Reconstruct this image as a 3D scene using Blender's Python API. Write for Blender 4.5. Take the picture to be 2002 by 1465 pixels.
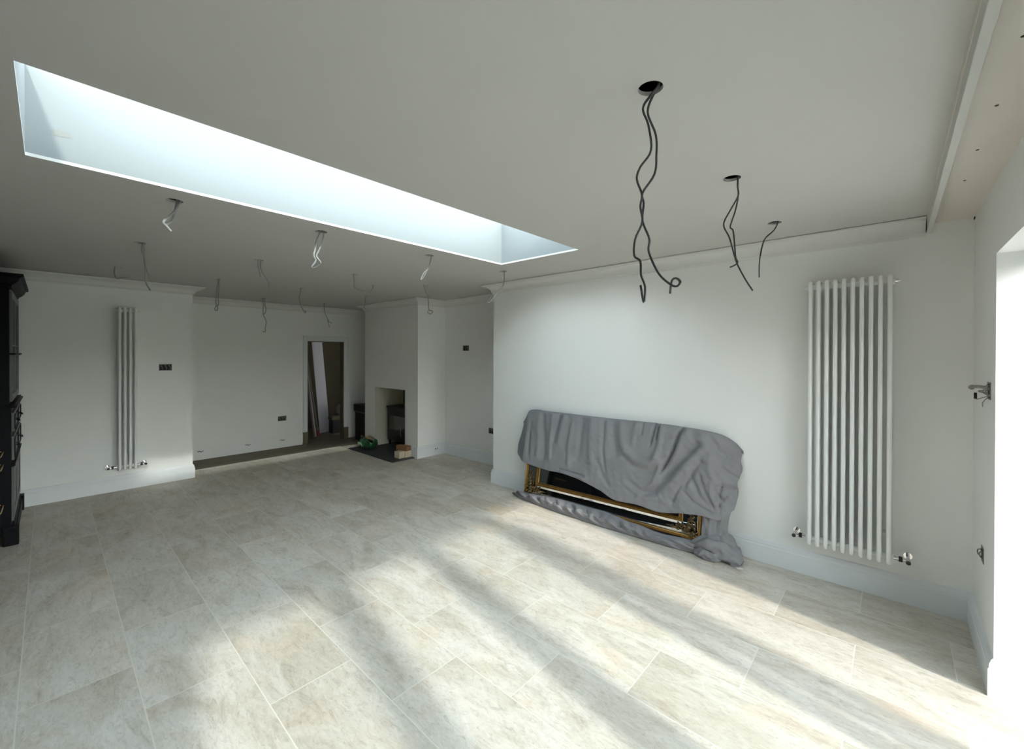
import bpy, bmesh, math, random
from mathutils import Vector, Matrix, noise
for o in list(bpy.data.objects): bpy.data.objects.remove(o)
S = bpy.context.scene
C = S.collection
rad = math.radians

# ------------------------------------------------------------------ camera, sky, sun, exposure
YAW, PITCH, ROLL = 0.734414624, -4.28600995e-03, 2.72293635e-03
F_PX, CX, CY, IW, IH = 821.6, 1005.56, 696.52, 2002, 1465
EYE = 1.6
cd = bpy.data.cameras.new('camera'); cam = bpy.data.objects.new('camera', cd); C.objects.link(cam)
fw = Vector((math.cos(YAW)*math.cos(PITCH), math.sin(YAW)*math.cos(PITCH), math.sin(PITCH)))
rt = Vector((math.sin(YAW), -math.cos(YAW), 0)); up = rt.cross(fw)
rt2 = rt*math.cos(ROLL)+up*math.sin(ROLL); up2 = up*math.cos(ROLL)-rt*math.sin(ROLL)
m = Matrix((rt2, up2, -fw)).transposed().to_4x4(); m.translation = (0, 0, EYE)
cam.matrix_world = m
cd.sensor_fit = 'HORIZONTAL'; cd.sensor_width = 36.0; cd.lens = 36.0*F_PX/IW
cd.shift_x = -(CX-IW/2)/IW; cd.shift_y = (CY-IH/2)/IW
cd.clip_start = 0.02; cd.clip_end = 200
S.camera = cam

w = bpy.data.worlds.new('sky'); S.world = w; w.use_nodes = True
bg = w.node_tree.nodes['Background']
# hazy sky: bright low down towards the veiled sun, darker blue overhead
nt_ = w.node_tree; tc_ = nt_.nodes.new('ShaderNodeTexCoord'); sx_ = nt_.nodes.new('ShaderNodeSeparateXYZ'); rp_ = nt_.nodes.new('ShaderNodeValToRGB')
nt_.links.new(tc_.outputs['Generated'], sx_.inputs[0]); nt_.links.new(sx_.outputs[2], rp_.inputs[0]); nt_.links.new(rp_.outputs[0], bg.inputs[0])
e_ = rp_.color_ramp.elements
e_[0].position, e_[0].color = 0.02, (0.76, 0.755, 0.74, 1)
e_[1].position, e_[1].color = 0.75, (0.082, 0.102, 0.118, 1)
q_ = e_.new(0.30); q_.color = (0.615, 0.625, 0.63, 1)
q_ = e_.new(0.52); q_.color = (0.18, 0.205, 0.22, 1)
bg.inputs[1].default_value = 20.0

sl = bpy.data.lights.new('sun', 'SUN'); sun = bpy.data.objects.new('sun', sl); C.objects.link(sun)
sl.energy = 2.45; sl.angle = rad(3.0); sl.color = (1.0, 0.95, 0.86)
sun.location = (0, -6, 6)
sun.rotation_euler = Vector((0.17, 1.0, -0.57)).to_track_quat('-Z', 'Y').to_euler()

vs = S.view_settings
vs.view_transform = 'Standard'; vs.look = 'None'; vs.exposure = 0.78; vs.gamma = 1.0
vs.use_curve_mapping = False
try:
    S.cycles.max_bounces = 14; S.cycles.diffuse_bounces = 10; S.cycles.transparent_max_bounces = 16
    S.cycles.sample_clamp_indirect = 6.0
except Exception: pass

# ------------------------------------------------------------------ materials
def mat(name, col, rough=0.6, metal=0.0, var=0.0, vscale=8.0, bump=0.0, bscale=60.0, spec=0.5, stretch=(1, 1, 1)):
    M = bpy.data.materials.new(name); M.use_nodes = True
    nt = M.node_tree; b = nt.nodes['Principled BSDF']
    b.inputs['Base Color'].default_value = (*col, 1); b.inputs['Roughness'].default_value = rough
    b.inputs['Metallic'].default_value = metal
    b.inputs['Specular IOR Level'].default_value = spec
    tc = nt.nodes.new('ShaderNodeTexCoord'); mp = nt.nodes.new('ShaderNodeMapping')
    mp.inputs['Scale'].default_value = stretch
    nt.links.new(tc.outputs['Object'], mp.inputs['Vector'])
    if var > 0:
        n = nt.nodes.new('ShaderNodeTexNoise'); n.inputs['Scale'].default_value = vscale; n.inputs['Detail'].default_value = 5
        nt.links.new(mp.outputs[0], n.inputs['Vector'])
        mx = nt.nodes.new('ShaderNodeMix'); mx.data_type = 'RGBA'
        mx.inputs[6].default_value = (*[c*(1-var) for c in col], 1); mx.inputs[7].default_value = (*[min(1, c*(1+var)) for c in col], 1)
        nt.links.new(n.outputs['Fac'], mx.inputs[0]); nt.links.new(mx.outputs[2], b.inputs['Base Color'])
    if bump > 0:
        n2 = nt.nodes.new('ShaderNodeTexNoise'); n2.inputs['Scale'].default_value = bscale; n2.inputs['Detail'].default_value = 4
        nt.links.new(mp.outputs[0], n2.inputs['Vector'])
        bp = nt.nodes.new('ShaderNodeBump'); bp.inputs['Strength'].default_value = bump; bp.inputs['Distance'].default_value = 0.01
        nt.links.new(n2.outputs['Fac'], bp.inputs['Height']); nt.links.new(bp.outputs[0], b.inputs['Normal'])
    return M

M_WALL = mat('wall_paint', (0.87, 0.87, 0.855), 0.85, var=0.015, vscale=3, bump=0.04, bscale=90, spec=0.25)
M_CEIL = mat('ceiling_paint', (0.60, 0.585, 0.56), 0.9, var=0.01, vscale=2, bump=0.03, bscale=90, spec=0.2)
M_TRIM = mat('trim_paint', (0.78, 0.80, 0.82), 0.42, var=0.01, vscale=6)
M_CORN = mat('cornice_paint', (0.76, 0.755, 0.73), 0.8, var=0.01, vscale=6, spec=0.25)
M_BOARD = mat('bare_plasterboard', (0.70, 0.65, 0.60), 0.9, var=0.03, vscale=5, spec=0.2)
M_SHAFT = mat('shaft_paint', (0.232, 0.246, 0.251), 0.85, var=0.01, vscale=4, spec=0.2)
M_VOID = mat('ceiling_void', (0.05, 0.035, 0.025), 0.95, var=0.2)
M_CONC = mat('concrete_floor', (0.20, 0.18, 0.135), 0.9, var=0.25, vscale=6, bump=0.2, bscale=40)
M_KERB = mat('edge_strip', (0.56, 0.54, 0.48), 0.7, var=0.05)
M_SLATE = mat('slate', (0.035, 0.037, 0.042), 0.55, var=0.25, vscale=9, bump=0.15, bscale=25)
M_ENAM = mat('white_enamel', (0.88, 0.885, 0.88), 0.28, var=0.01)
M_CHROME = mat('chrome', (0.75, 0.75, 0.76), 0.12, 1.0)
M_BLACK = mat('black_plastic', (0.008, 0.008, 0.009), 0.35, var=0.1)
M_CABLE2 = mat('dark_cable', (0.045, 0.045, 0.045), 0.5, var=0.1, vscale=30)
M_CABLE = mat('grey_cable', (0.30, 0.30, 0.295), 0.4, var=0.1, vscale=30)
M_STEEL = mat('galvanised_box', (0.30, 0.29, 0.29), 0.45, 0.6, var=0.2, vscale=60)
M_DARKIN = mat('box_inside', (0.03, 0.026, 0.026), 0.8, var=0.3, vscale=60)
M_NAVY = mat('navy_paint', (0.005, 0.006, 0.010), 0.5, var=0.15, vscale=5, spec=0.2)
M_DRESS = mat('dresser_black_paint', (0.004, 0.004, 0.006), 0.5, var=0.15, vscale=5, spec=0.12)
M_DGREY = mat('dresser_grey_front', (0.10, 0.105, 0.10), 0.45, var=0.12, vscale=6)
M_BRASS = mat('brass', (0.62, 0.44, 0.18), 0.25, 1.0)
M_GOLD = mat('gilt', (0.30, 0.165, 0.045), 0.34, 0.85, var=0.55, vscale=50, bump=0.15, bscale=80)
M_BRONZE = mat('antique_gilt', (0.16, 0.11, 0.05), 0.4, 0.75, var=0.5, vscale=60, bump=0.2, bscale=90)
M_CLOTH = mat('grey_sheet', (0.25, 0.245, 0.262), 0.9, var=0.10, vscale=6, bump=0.30, bscale=26, spec=0.15)
M_TAG = mat('white_label', (0.85, 0.85, 0.83), 0.7, var=0.03)
M_SOOT = mat('stove_black', (0.010, 0.010, 0.010), 0.55, var=0.2)
M_PLAST = mat('firebox_render', (0.50, 0.48, 0.38), 0.9, var=0.05, spec=0.2)
M_GREEN = mat('green_plastic', (0.016, 0.085, 0.032), 0.3, var=0.9, vscale=14)
M_LGREEN = mat('pale_green_print', (0.45, 0.72, 0.42), 0.35, var=0.3, vscale=25)
M_SACK = mat('brown_paper', (0.28, 0.19, 0.11), 0.8, var=0.3, vscale=20)
M_PALEB = mat('pale_brick', (0.62, 0.52, 0.38), 0.9, var=0.12, vscale=30, bump=0.3)
M_BRICK = mat('brown_brick', (0.25, 0.13, 0.06), 0.9, var=0.35, vscale=25, bump=0.3)
M_BARE = mat('bare_timber', (0.15, 0.125, 0.08), 0.8, var=0.25, vscale=10, stretch=(8, 8, 1))
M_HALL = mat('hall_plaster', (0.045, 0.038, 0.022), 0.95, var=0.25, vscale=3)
M_PLANK = mat('primed_board', (0.40, 0.385, 0.42), 0.6, var=0.04)
M_LATH = mat('lath_wood', (0.14, 0.11, 0.09), 0.7, var=0.2, stretch=(8, 8, 1))
M_RED = mat('red_end_paint', (0.25, 0.02, 0.03), 0.6, var=0.1)
M_PATIO = mat('patio_stone', (0.40, 0.385, 0.36), 0.9, var=0.15, vscale=4)
M_ANTH = mat('anthracite_frame', (0.05, 0.053, 0.057), 0.4, var=0.05)
M_DISC = mat('dull_beige', (0.225, 0.222, 0.212), 0.9, var=0.05)

def glass_mat(name, gl, tint=(0.95, 0.985, 0.98)):
    M = bpy.data.materials.new(name); M.use_nodes = True; nt = M.node_tree; nt.nodes.clear()
    o = nt.nodes.new('ShaderNodeOutputMaterial'); mx = nt.nodes.new('ShaderNodeMixShader')
    t = nt.nodes.new('ShaderNodeBsdfTransparent'); g = nt.nodes.new('ShaderNodeBsdfGlossy')
    f = nt.nodes.new('ShaderNodeLayerWeight'); f.inputs[0].default_value = 0.25
    ml = nt.nodes.new('ShaderNodeMath'); ml.operation = 'MULTIPLY'; ml.inputs[1].default_value = gl
    t.inputs[0].default_value = (*tint, 1); g.inputs['Roughness'].default_value = 0.01
    pw = nt.nodes.new('ShaderNodeMath'); pw.operation = 'POWER'; pw.inputs[1].default_value = 4.0
    f.inputs[0].default_value = 0.5; nt.links.new(f.outputs['Facing'], pw.inputs[0]); nt.links.new(pw.outputs[0], ml.inputs[0]); nt.links.new(ml.outputs[0], mx.inputs[0])
    nt.links.new(t.outputs[0], mx.inputs[1]); nt.links.new(g.outputs[0], mx.inputs[2]); nt.links.new(mx.outputs[0], o.inputs[0])
    return M
M_GLASS = glass_mat('window_glass', 0.7)
M_SOLAR = glass_mat('solar_control_glass', 0.9, (0.94, 0.985, 0.985))
M_MIRROR = mat('mirror_silver', (0.80, 0.82, 0.81), 0.03, 1.0)
M_DGLASS = mat('cabinet_glass', (0.10, 0.11, 0.11), 0.06, 0.0, spec=0.8)

def tile_material():
    M = bpy.data.materials.new('stone_tiles'); M.use_nodes = True; nt = M.node_tree; N = nt.nodes; L = nt.links
    b = N['Principled BSDF']
    tc = N.new('ShaderNodeTexCoord'); sp = N.new('ShaderNodeSeparateXYZ'); L.new(tc.outputs['Object'], sp.inputs[0])
    def add(sock, v):
        a = N.new('ShaderNodeMath'); a.operation = 'ADD'; a.inputs[1].default_value = v; L.new(sock, a.inputs[0]); return a.outputs[0]
    cb = N.new('ShaderNodeCombineXYZ'); L.new(add(sp.outputs[1], -0.54+7.8), cb.inputs[0]); L.new(add(sp.outputs[0], -0.287+7.70), cb.inputs[1])
    br = N.new('ShaderNodeTexBrick'); L.new(cb.outputs[0], br.inputs['Vector'])
    br.offset = 0.5; br.offset_frequency = 2; br.squash = 1; br.squash_frequency = 2
    for k, v in (('Scale', 1), ('Mortar Size', 0.0026), ('Mortar Smooth', 0.1), ('Bias', 0), ('Brick Width', 0.78), ('Row Height', 0.385)):
        br.inputs[k].default_value = v
    br.inputs['Color1'].default_value = (0, 0, 0, 1); br.inputs['Color2'].default_value = (1, 1, 1, 1); br.inputs['Mortar'].default_value = (.5, .5, .5, 1)
    # every tile gets its own piece of stone: shift the noise by the tile's random value
    ml = N.new('ShaderNodeVectorMath'); ml.operation = 'MULTIPLY'; L.new(br.outputs['Color'], ml.inputs[0]); ml.inputs[1].default_value = (37, 53, 19)
    ad = N.new('ShaderNodeVectorMath'); ad.operation = 'ADD'; L.new(tc.outputs['Object'], ad.inputs[0]); L.new(ml.outputs[0], ad.inputs[1])
    def nz(scale, detail, rough, dist, sc):
        mp = N.new('ShaderNodeMapping'); mp.inputs['Scale'].default_value = sc; L.new(ad.outputs[0], mp.inputs['Vector'])
        n = N.new('ShaderNodeTexNoise'); n.inputs['Scale'].default_value = scale; n.inputs['Detail'].default_value = detail
        n.inputs['Roughness'].default_value = rough; n.inputs['Distortion'].default_value = dist; L.new(mp.outputs[0], n.inputs['Vector']); return n.outputs['Fac']
    def ramp(sock, stops):
        r = N.new('ShaderNodeValToRGB'); e = r.color_ramp.elements
        e[0].position, e[0].color = stops[0][0], (*stops[0][1], 1); e[1].position, e[1].color = stops[-1][0], (*stops[-1][1], 1)
        for p, c in stops[1:-1]:
            q = e.new(p); q.color = (*c, 1)
        L.new(sock, r.inputs[0]); return r.outputs[0]
    def mix(kind, f, a, c):
        x = N.new('ShaderNodeMix'); x.data_type = 'RGBA'; x.blend_type = kind
        if isinstance(f, float): x.inputs[0].default_value = f
        else: L.new(f, x.inputs[0])
        for s, v in ((6, a), (7, c)):
            if isinstance(v, tuple): x.inputs[s].default_value = (*v, 1)
            else: L.new(v, x.inputs[s])
        return x.outputs[2]
    big = ramp(nz(2.6, 8, 0.66, 1.3, (1.5, 0.55, 1)), [(0.30, (0.49, 0.435, 0.362)), (0.47, (0.61, 0.565, 0.497)), (0.66, (0.695, 0.66, 0.605))])
    vein = ramp(nz(7.5, 9, 0.74, 1.6, (1.9, 0.42, 1)), [(0.30, (0.70, 0.675, 0.64)), (0.48, (1, 1, 1)), (0.64, (1.0, 1.0, 1.0)), (0.80, (1.14, 1.14, 1.15))])
    fine = ramp(nz(38, 8, 0.78, 1.0, (1.5, 0.6, 1)), [(0.32, (0.66, 0.64, 0.60)), (0.46, (1, 1, 1)), (0.66, (1.16, 1.16, 1.16))])
    warm = ramp(nz(2.1, 3, 0.5, 0.4, (1, 1, 1)), [(0.55, (1, 1, 1)), (0.78, (1.05, 0.93, 0.84))])
    col = mix('MULTIPLY', 0.85, big, vein); col = mix('MULTIPLY', 0.8, col, fine); col = mix('MULTIPLY', 0.8, col, warm)
    tint = ramp(br.outputs['Color'], [(0.0, (0.90, 0.89, 0.87)), (1.0, (1.05, 1.05, 1.05))])
    col = mix('MULTIPLY', 1.0, col, tint)
    col = mix('MIX', br.outputs['Fac'], col, (0.72, 0.685, 0.61))
    L.new(col, b.inputs['Base Color'])
    rr = ramp(nz(14, 4, 0.6, 0, (1, 1, 1)), [(0.3, (0.40,)*3), (0.7, (0.55,)*3)]); L.new(rr, b.inputs['Roughness'])
    b.inputs['Specular IOR Level'].default_value = 0.35
    bp = N.new('ShaderNodeBump'); bp.inputs['Strength'].default_value = 0.25; bp.inputs['Distance'].default_value = 0.002
    inv = N.new('ShaderNodeMath'); inv.operation = 'SUBTRACT'; inv.inputs[0].default_value = 1; L.new(br.outputs['Fac'], inv.inputs[1])
    L.new(inv.outputs[0], bp.inputs['Height']); L.new(bp.outputs[0], b.inputs['Normal'])
    return M
M_TILE = tile_material()

# ------------------------------------------------------------------ helpers
def link(name, bm, M, parent=None, smooth=None, bevel=0.0, seg=2):
    bmesh.ops.recalc_face_normals(bm, faces=bm.faces[:])
    me = bpy.data.meshes.new(name); bm.to_mesh(me); bm.free()
    o = bpy.data.objects.new(name, me); C.objects.link(o); me.materials.append(M)
    if smooth is not None:
        for p in me.polygons: p.use_smooth = True
        try: me.set_sharp_from_angle(angle=rad(smooth))
        except Exception: pass
    if bevel > 0:
        b = o.modifiers.new('bevel', 'BEVEL'); b.width = bevel; b.segments = seg; b.limit_method = 'ANGLE'; b.angle_limit = rad(40)
    if parent is not None:
        o.parent = parent
        o.matrix_parent_inverse = Matrix.Translation(-parent.location)
    return o
def thing(name, label, cat, loc, group=None):
    o = bpy.data.objects.new(name, None); C.objects.link(o); o.location = loc; o.empty_display_size = 0.1
    o['label'] = label; o['category'] = cat
    if group: o['group'] = group
    bpy.context.view_layer.update(); return o
def tag(o, label, cat, group=None):
    o['label'] = label; o['category'] = cat
    if group: o['group'] = group
    return o
def struct(o, label=None, cat=None):
    o['kind'] = 'structure'
    if label: o['label'] = label
    o['category'] = cat or o.name.split('.')[0].split('_')[0]
    return o
def box(bm, x0, x1, y0, y1, z0, z1, M4=None):
    vs_ = [bm.verts.new(v) for v in ((x0, y0, z0), (x1, y0, z0), (x1, y1, z0), (x0, y1, z0), (x0, y0, z1), (x1, y0, z1), (x1, y1, z1), (x0, y1, z1))]
    for f in ((0, 3, 2, 1), (4, 5, 6, 7), (0, 1, 5, 4), (1, 2, 6, 5), (2, 3, 7, 6), (3, 0, 4, 7)): bm.faces.new([vs_[i] for i in f])
    if M4 is not None:
        for v in vs_: v.co = M4 @ v.co
    return vs_
def bx(*a, M4=None):
    bm = bmesh.new(); box(bm, *a, M4=M4); return bm
def boxes(L):
    bm = bmesh.new()
    for a in L: box(bm, *a)
    return bm
def crom(P, n=5, closed=False):
    P = [Vector(p) for p in P]; k = len(P)
    if k < 3: return P
    out = []
    for i in range(k if closed else k-1):
        g = (lambda j: P[j % k]) if closed else (lambda j: P[max(0, min(k-1, j))])
        a, b, c, d = g(i-1), g(i), g(i+1), g(i+2)
        for s in range(n):
            t = s/n
            out.append(0.5*((2*b)+(c-a)*t+(2*a-5*b+4*c-d)*t*t+(3*b-a-3*c+d)*t**3))
    if not closed: out.append(P[-1])
    return out
def tube(bm, P, r, seg=8, closed=False, flat=1.0, caps=True):
    P = [Vector(p) for p in P]; n = len(P); rings = []; prev = None
    for i, p in enumerate(P):
        t = (P[(i+1) % n]-P[i-1]) if closed else (P[min(n-1, i+1)]-P[max(0, i-1)])
        t.normalize()
        if prev is None:
            a = Vector((0, 0, 1)) if abs(t.z) < 0.9 else Vector((1, 0, 0)); u = (a-t*a.dot(t)).normalized()
        else:
            u = prev-t*prev.dot(t)
            u = u.normalized() if u.length > 1e-6 else t.orthogonal().normalized()
        prev = u; v = t.cross(u)
        rr = r[i] if isinstance(r, (list, tuple)) else r
        rings.append([bm.verts.new(p+u*math.cos(2*math.pi*k/seg)*rr+v*math.sin(2*math.pi*k/seg)*rr*flat) for k in range(seg)])
    for i in range(n if closed else n-1):
        A, B = rings[i], rings[(i+1) % n]
        for k in range(seg): bm.faces.new((A[k], A[(k+1) % seg], B[(k+1) % seg], B[k]))
    if caps and not closed:
        bm.faces.new(rings[0][::-1]); bm.faces.new(rings[-1])
def cyl(bm, a, b, r, seg=16): tube(bm, [a, b], r, seg)
def ball(bm, c, r, sx=1, sy=1, sz=1, seg=10, rings=7):
    bmesh.ops.create_uvsphere(bm, u_segments=seg, v_segments=rings, radius=r, matrix=Matrix.Translation(c) @ Matrix.Diagonal((sx, sy, sz, 1)))
def sweep(path, profile, i, closed_ends=True):
    """one straight run of a moulding between path[i] and path[i+1], mitred against its neighbours; the room is on the left of the path"""
    P = [Vector((*p, 0)) for p in path]
    def nrm(a, b):
        d = (b-a).normalized(); return Vector((-d.y, d.x, 0))
    def off(j):
        n1 = nrm(P[j-1], P[j]) if j > 0 else None
        n2 = nrm(P[j], P[j+1]) if j < len(P)-1 else None
        if n1 is None: return n2
        if n2 is None: return n1
        s = n1+n2
        return s/max(0.2, s.dot(n1))
    bm = bmesh.new(); R = []
    for j in (i, i+1):
        o = off(j); R.append([bm.verts.new(P[j]+o*d+Vector((0, 0, z))) for d, z in profile])
    k = len(profile)
    for q in range(k): bm.faces.new((R[0][q], R[0][(q+1) % k], R[1][(q+1) % k], R[1][q]))
    bm.faces.new(R[0]); bm.faces.new(R[1][::-1])
    return bm
def lerp_curve(P, u):
    P = [Vector(p) for p in P]; Ls = [0]
    for a, b in zip(P, P[1:]): Ls.append(Ls[-1]+(b-a).length)
    d = u*Ls[-1]
    for i in range(len(P)-1):
        if d <= Ls[i+1] or i == len(P)-2:
            t = (d-Ls[i])/max(1e-9, Ls[i+1]-Ls[i]); return P[i].lerp(P[i+1], min(1, max(0, t)))

# ------------------------------------------------------------------ the room
ZC = 2.455                       # ceiling
XR, XREC, XCH, XL = 3.71, 4.30, 3.78, -0.72
YW, YR, YC0, YC1, YB = -0.355, 3.70, 5.40, 7.00, 7.85
YN, XN = 6.70, 1.24              # nib wall with the small radiator
XO0, XO1, ZO = -0.14, 2.975, 2.08     # garden door opening
SKY = (-0.068, 2.90, 1.913, 2.787)
ZT = 2.855                       # top of the roof light shaft

struct(link('floor', bx(XL-0.2, XREC+0.2, -0.70, 7.06, -0.10, 0, ), M_TILE), 'pale beige stone tiled floor', 'floor')
o = struct(link('trim_1', bx(XN-0.02, 3.375, 7.05, 7.105, -0.06, 0.004), M_KERB, bevel=0.003), 'pale strip edging the tiled floor before the far wall', 'trim')
struct(link('floor_concrete', bx(XL, 4.8, 7.06, 10.3, -0.12, -0.025), M_CONC), 'bare concrete floor strip by the doorway', 'floor')

struct(link('wall_right', bx(XR, XREC+0.25, -0.75, YR, -0.1, 2.60), M_WALL), 'long white wall with the tall radiator', 'wall')
struct(link('wall_recess', bx(XREC, XREC+0.25, YR, YB+0.15, -0.1, 2.60), M_WALL), 'white wall of the recess beside the chimney', 'wall')
FB0, FB1, FZ = 5.74, 6.67, 1.028
wc = struct(link('wall_chimney', boxes([(XCH, XREC, YC0, FB0, -0.1, 2.60), (XCH, XREC, FB1, YC1, -0.1, 2.60), (XCH, XREC, FB0, FB1, FZ, 2.60)]), M_WALL), 'white chimney breast with the fireplace opening', 'wall')
link('firebox_lining', boxes([(XREC-0.012, XREC-0.001, FB0, FB1, 0.012, FZ), (XCH+0.004, XREC-0.012, FB1-0.012, FB1, 0.012, FZ), (XCH+0.004, XREC-0.012, FB0, FB0+0.012, 0.012, FZ)]), M_PLAST, wc)
struct(link('wall_back', boxes([(XN, 3.12, YB, YB+0.13, -0.03, 2.60), (3.80, XREC, YB, YB+0.13, -0.1, 2.60), (3.12, 3.80, YB, YB+0.13, 1.83, 2.60)]), M_WALL), 'white far wall with the doorway', 'wall')
struct(link('wall_nib', bx(XL, XN, YN, YB+0.13, -0.1, 2.60), M_WALL), 'white wall with the narrow radiator', 'wall')
struct(link('wall_left', bx(XL-0.2, XL, -0.75, YN, -0.1, 2.60), M_WALL), 'left side wall behind the dark cabinets', 'wall')
struct(link('wall_front', boxes([(XO1, XR, -0.65, YW, -0.1, 2.60), (XL, XO0, -0.65, YW, -0.1, 2.60), (XO0, XO1, -0.65, YW, ZO, 2.60)]), M_WALL), 'white garden wall with the wide door opening', 'wall')
# the hall beyond the doorway
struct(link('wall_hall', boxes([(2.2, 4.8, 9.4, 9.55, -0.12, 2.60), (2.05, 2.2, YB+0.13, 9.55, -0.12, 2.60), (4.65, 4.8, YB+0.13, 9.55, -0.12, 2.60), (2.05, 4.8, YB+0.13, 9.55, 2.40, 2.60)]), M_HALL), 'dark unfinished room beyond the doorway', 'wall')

WIRES = [
 [[1.296,0.584],[[[1.302,0.561,2.461],[1.3,0.585,2.435],[1.265,0.595,2.382],[1.288,0.587,2.335],[1.286,0.577,2.251],[1.273,0.607,2.202],[1.27,0.617,2.165],[1.267,0.598,2.11],[1.275,0.607,2.076],[1.274,0.6,2.025],[1.288,0.631,1.978],[1.27,0.625,1.921],[1.274,0.606,1.9],[1.276,0.604,1.856],[1.279,0.592,1.817],[1.275,0.594,1.767],[1.275,0.605,1.823]],[[1.312,0.562,2.458],[1.312,0.582,2.44],[1.302,0.596,2.385],[1.319,0.576,2.313],[1.313,0.571,2.243],[1.312,0.577,2.183],[1.305,0.614,2.13],[1.301,0.608,2.094],[1.294,0.608,2.034],[1.305,0.59,1.975],[1.308,0.593,1.934],[1.328,0.569,1.865],[1.331,0.531,1.825],[1.339,0.513,1.818],[1.35,0.507,1.833],[1.334,0.514,1.843],[1.332,0.527,1.835],[1.337,0.534,1.796]]]],
 [[2.218,0.586],[[[2.22,0.561,2.453],[2.22,0.562,2.413],[2.218,0.558,2.365],[2.213,0.591,2.301],[2.185,0.613,2.23],[2.214,0.595,2.169],[2.208,0.571,2.079],[2.207,0.556,2.03],[2.227,0.529,1.964],[2.237,0.498,1.905]],[[2.231,0.562,2.454],[2.234,0.564,2.413],[2.23,0.561,2.367],[2.234,0.575,2.298],[2.228,0.595,2.227],[2.239,0.585,2.206],[2.237,0.577,2.128],[2.235,0.572,2.074],[2.242,0.566,2.046],[2.227,0.595,2.027]]]],
 [[3.147,0.577],[[[3.146,0.556,2.453],[3.132,0.58,2.401],[3.132,0.63,2.354],[3.128,0.651,2.273],[3.122,0.658,2.177],[3.119,0.657,2.109]],[[3.156,0.56,2.453],[3.16,0.58,2.414],[3.136,0.62,2.371],[3.151,0.642,2.334],[3.147,0.657,2.252]]]],
 [[0.473,2.997],[[[0.497,2.989,2.452],[0.473,2.979,2.398],[0.449,2.993,2.361],[0.424,2.991,2.324],[0.441,2.999,2.304],[0.457,2.979,2.276]],[[0.485,3.001,2.454],[0.475,3.004,2.392],[0.467,3.015,2.347],[0.442,3.021,2.32]]]],
 [[0.469,4.339],[[[0.492,4.332,2.455],[0.482,4.316,2.399],[0.5,4.324,2.341],[0.504,4.329,2.279],[0.503,4.323,2.208],[0.51,4.336,2.147],[0.532,4.317,2.092]],[[0.496,4.342,2.453],[0.5,4.35,2.384],[0.503,4.341,2.297],[0.536,4.352,2.188]]]],
 [[0.463,5.736],[[[0.439,5.734,2.449],[0.435,5.73,2.392],[0.453,5.727,2.344],[0.493,5.715,2.357],[0.55,5.731,2.366]]]],
 [[1.291,5.76],[[[1.306,5.752,2.452],[1.288,5.757,2.299],[1.28,5.759,2.183],[1.297,5.757,2.132],[1.292,5.753,2.097],[1.279,5.75,2.09],[1.269,5.751,2.106],[1.281,5.749,2.148]],[[1.313,5.761,2.452],[1.312,5.776,2.327],[1.303,5.76,2.232],[1.309,5.764,2.175],[1.293,5.77,2.133]]]],
 [[1.289,4.318],[[[1.283,4.315,2.451],[1.282,4.313,2.4],[1.301,4.309,2.305]],[[1.305,4.319,2.45],[1.302,4.318,2.394],[1.322,4.309,2.331],[1.35,4.312,2.293],[1.374,4.312,2.231],[1.397,4.303,2.213],[1.384,4.303,2.203],[1.36,4.307,2.228]]]],
 [[2.213,7.201],[[[2.209,7.198,2.456],[2.208,7.196,2.323],[2.207,7.193,2.206],[2.248,7.187,2.092],[2.232,7.182,1.997],[2.236,7.187,1.95],[2.214,7.192,1.931],[2.205,7.199,1.95]],[[2.227,7.203,2.453],[2.233,7.209,2.357],[2.254,7.217,2.297],[2.242,7.214,2.233],[2.219,7.221,2.209]]]],
 [[1.281,2.984],[[[1.274,2.983,2.451],[1.247,2.977,2.387],[1.243,2.99,2.331],[1.234,2.992,2.285],[1.247,2.993,2.249],[1.217,2.988,2.199],[1.244,2.999,2.201],[1.273,2.986,2.226],[1.271,2.971,2.24],[1.249,2.983,2.28],[1.26,2.979,2.313],[1.278,2.977,2.361],[1.293,2.975,2.422],[1.295,2.983,2.454]]]],
 [[2.207,4.317],[[[2.198,4.317,2.449],[2.198,4.311,2.385],[2.205,4.314,2.321],[2.262,4.281,2.278],[2.32,4.262,2.267],[2.368,4.231,2.307],[2.376,4.231,2.353]]]],
 [[2.213,2.998],[[[2.228,2.982,2.455],[2.212,2.981,2.392],[2.2,2.997,2.337],[2.167,3.017,2.295],[2.159,3.039,2.245],[2.169,3.026,2.257],[2.181,3.01,2.288],[2.199,2.995,2.333]]]],
 [[3.138,4.322],[[[3.118,4.332,2.453],[3.131,4.321,2.383],[3.15,4.299,2.326],[3.158,4.291,2.257],[3.168,4.294,2.156],[3.202,4.284,2.141],[3.201,4.264,2.122],[3.175,4.281,2.098],[3.148,4.296,2.118],[3.161,4.285,2.145]]]],
 [[2.214,5.751],[[[2.206,5.75,2.455],[2.197,5.752,2.394],[2.188,5.758,2.334],[2.201,5.747,2.238],[2.237,5.736,2.162],[2.259,5.726,2.157],[2.255,5.728,2.136],[2.233,5.725,2.141]]]],
 [[3.14,7.193],[[[3.135,7.191,2.454],[3.135,7.183,2.354],[3.153,7.179,2.269],[3.184,7.16,2.2],[3.187,7.16,2.161],[3.21,7.148,2.052]],[[3.191,7.177,2.201],[3.206,7.175,2.158],[3.253,7.162,2.125]]]],
 [[3.135,5.76],[[[3.123,5.762,2.451],[3.108,5.762,2.374],[3.106,5.765,2.32],[3.101,5.775,2.28],[3.115,5.766,2.265]]]],
 [[3.143,2.998],[[[3.146,2.989,2.452],[3.153,2.99,2.374],[3.124,2.987,2.295],[3.102,3.037,2.237],[3.064,3.065,2.174],[3.037,3.098,2.133],[3.034,3.108,2.147],[3.057,3.085,2.194]]]]]

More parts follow.
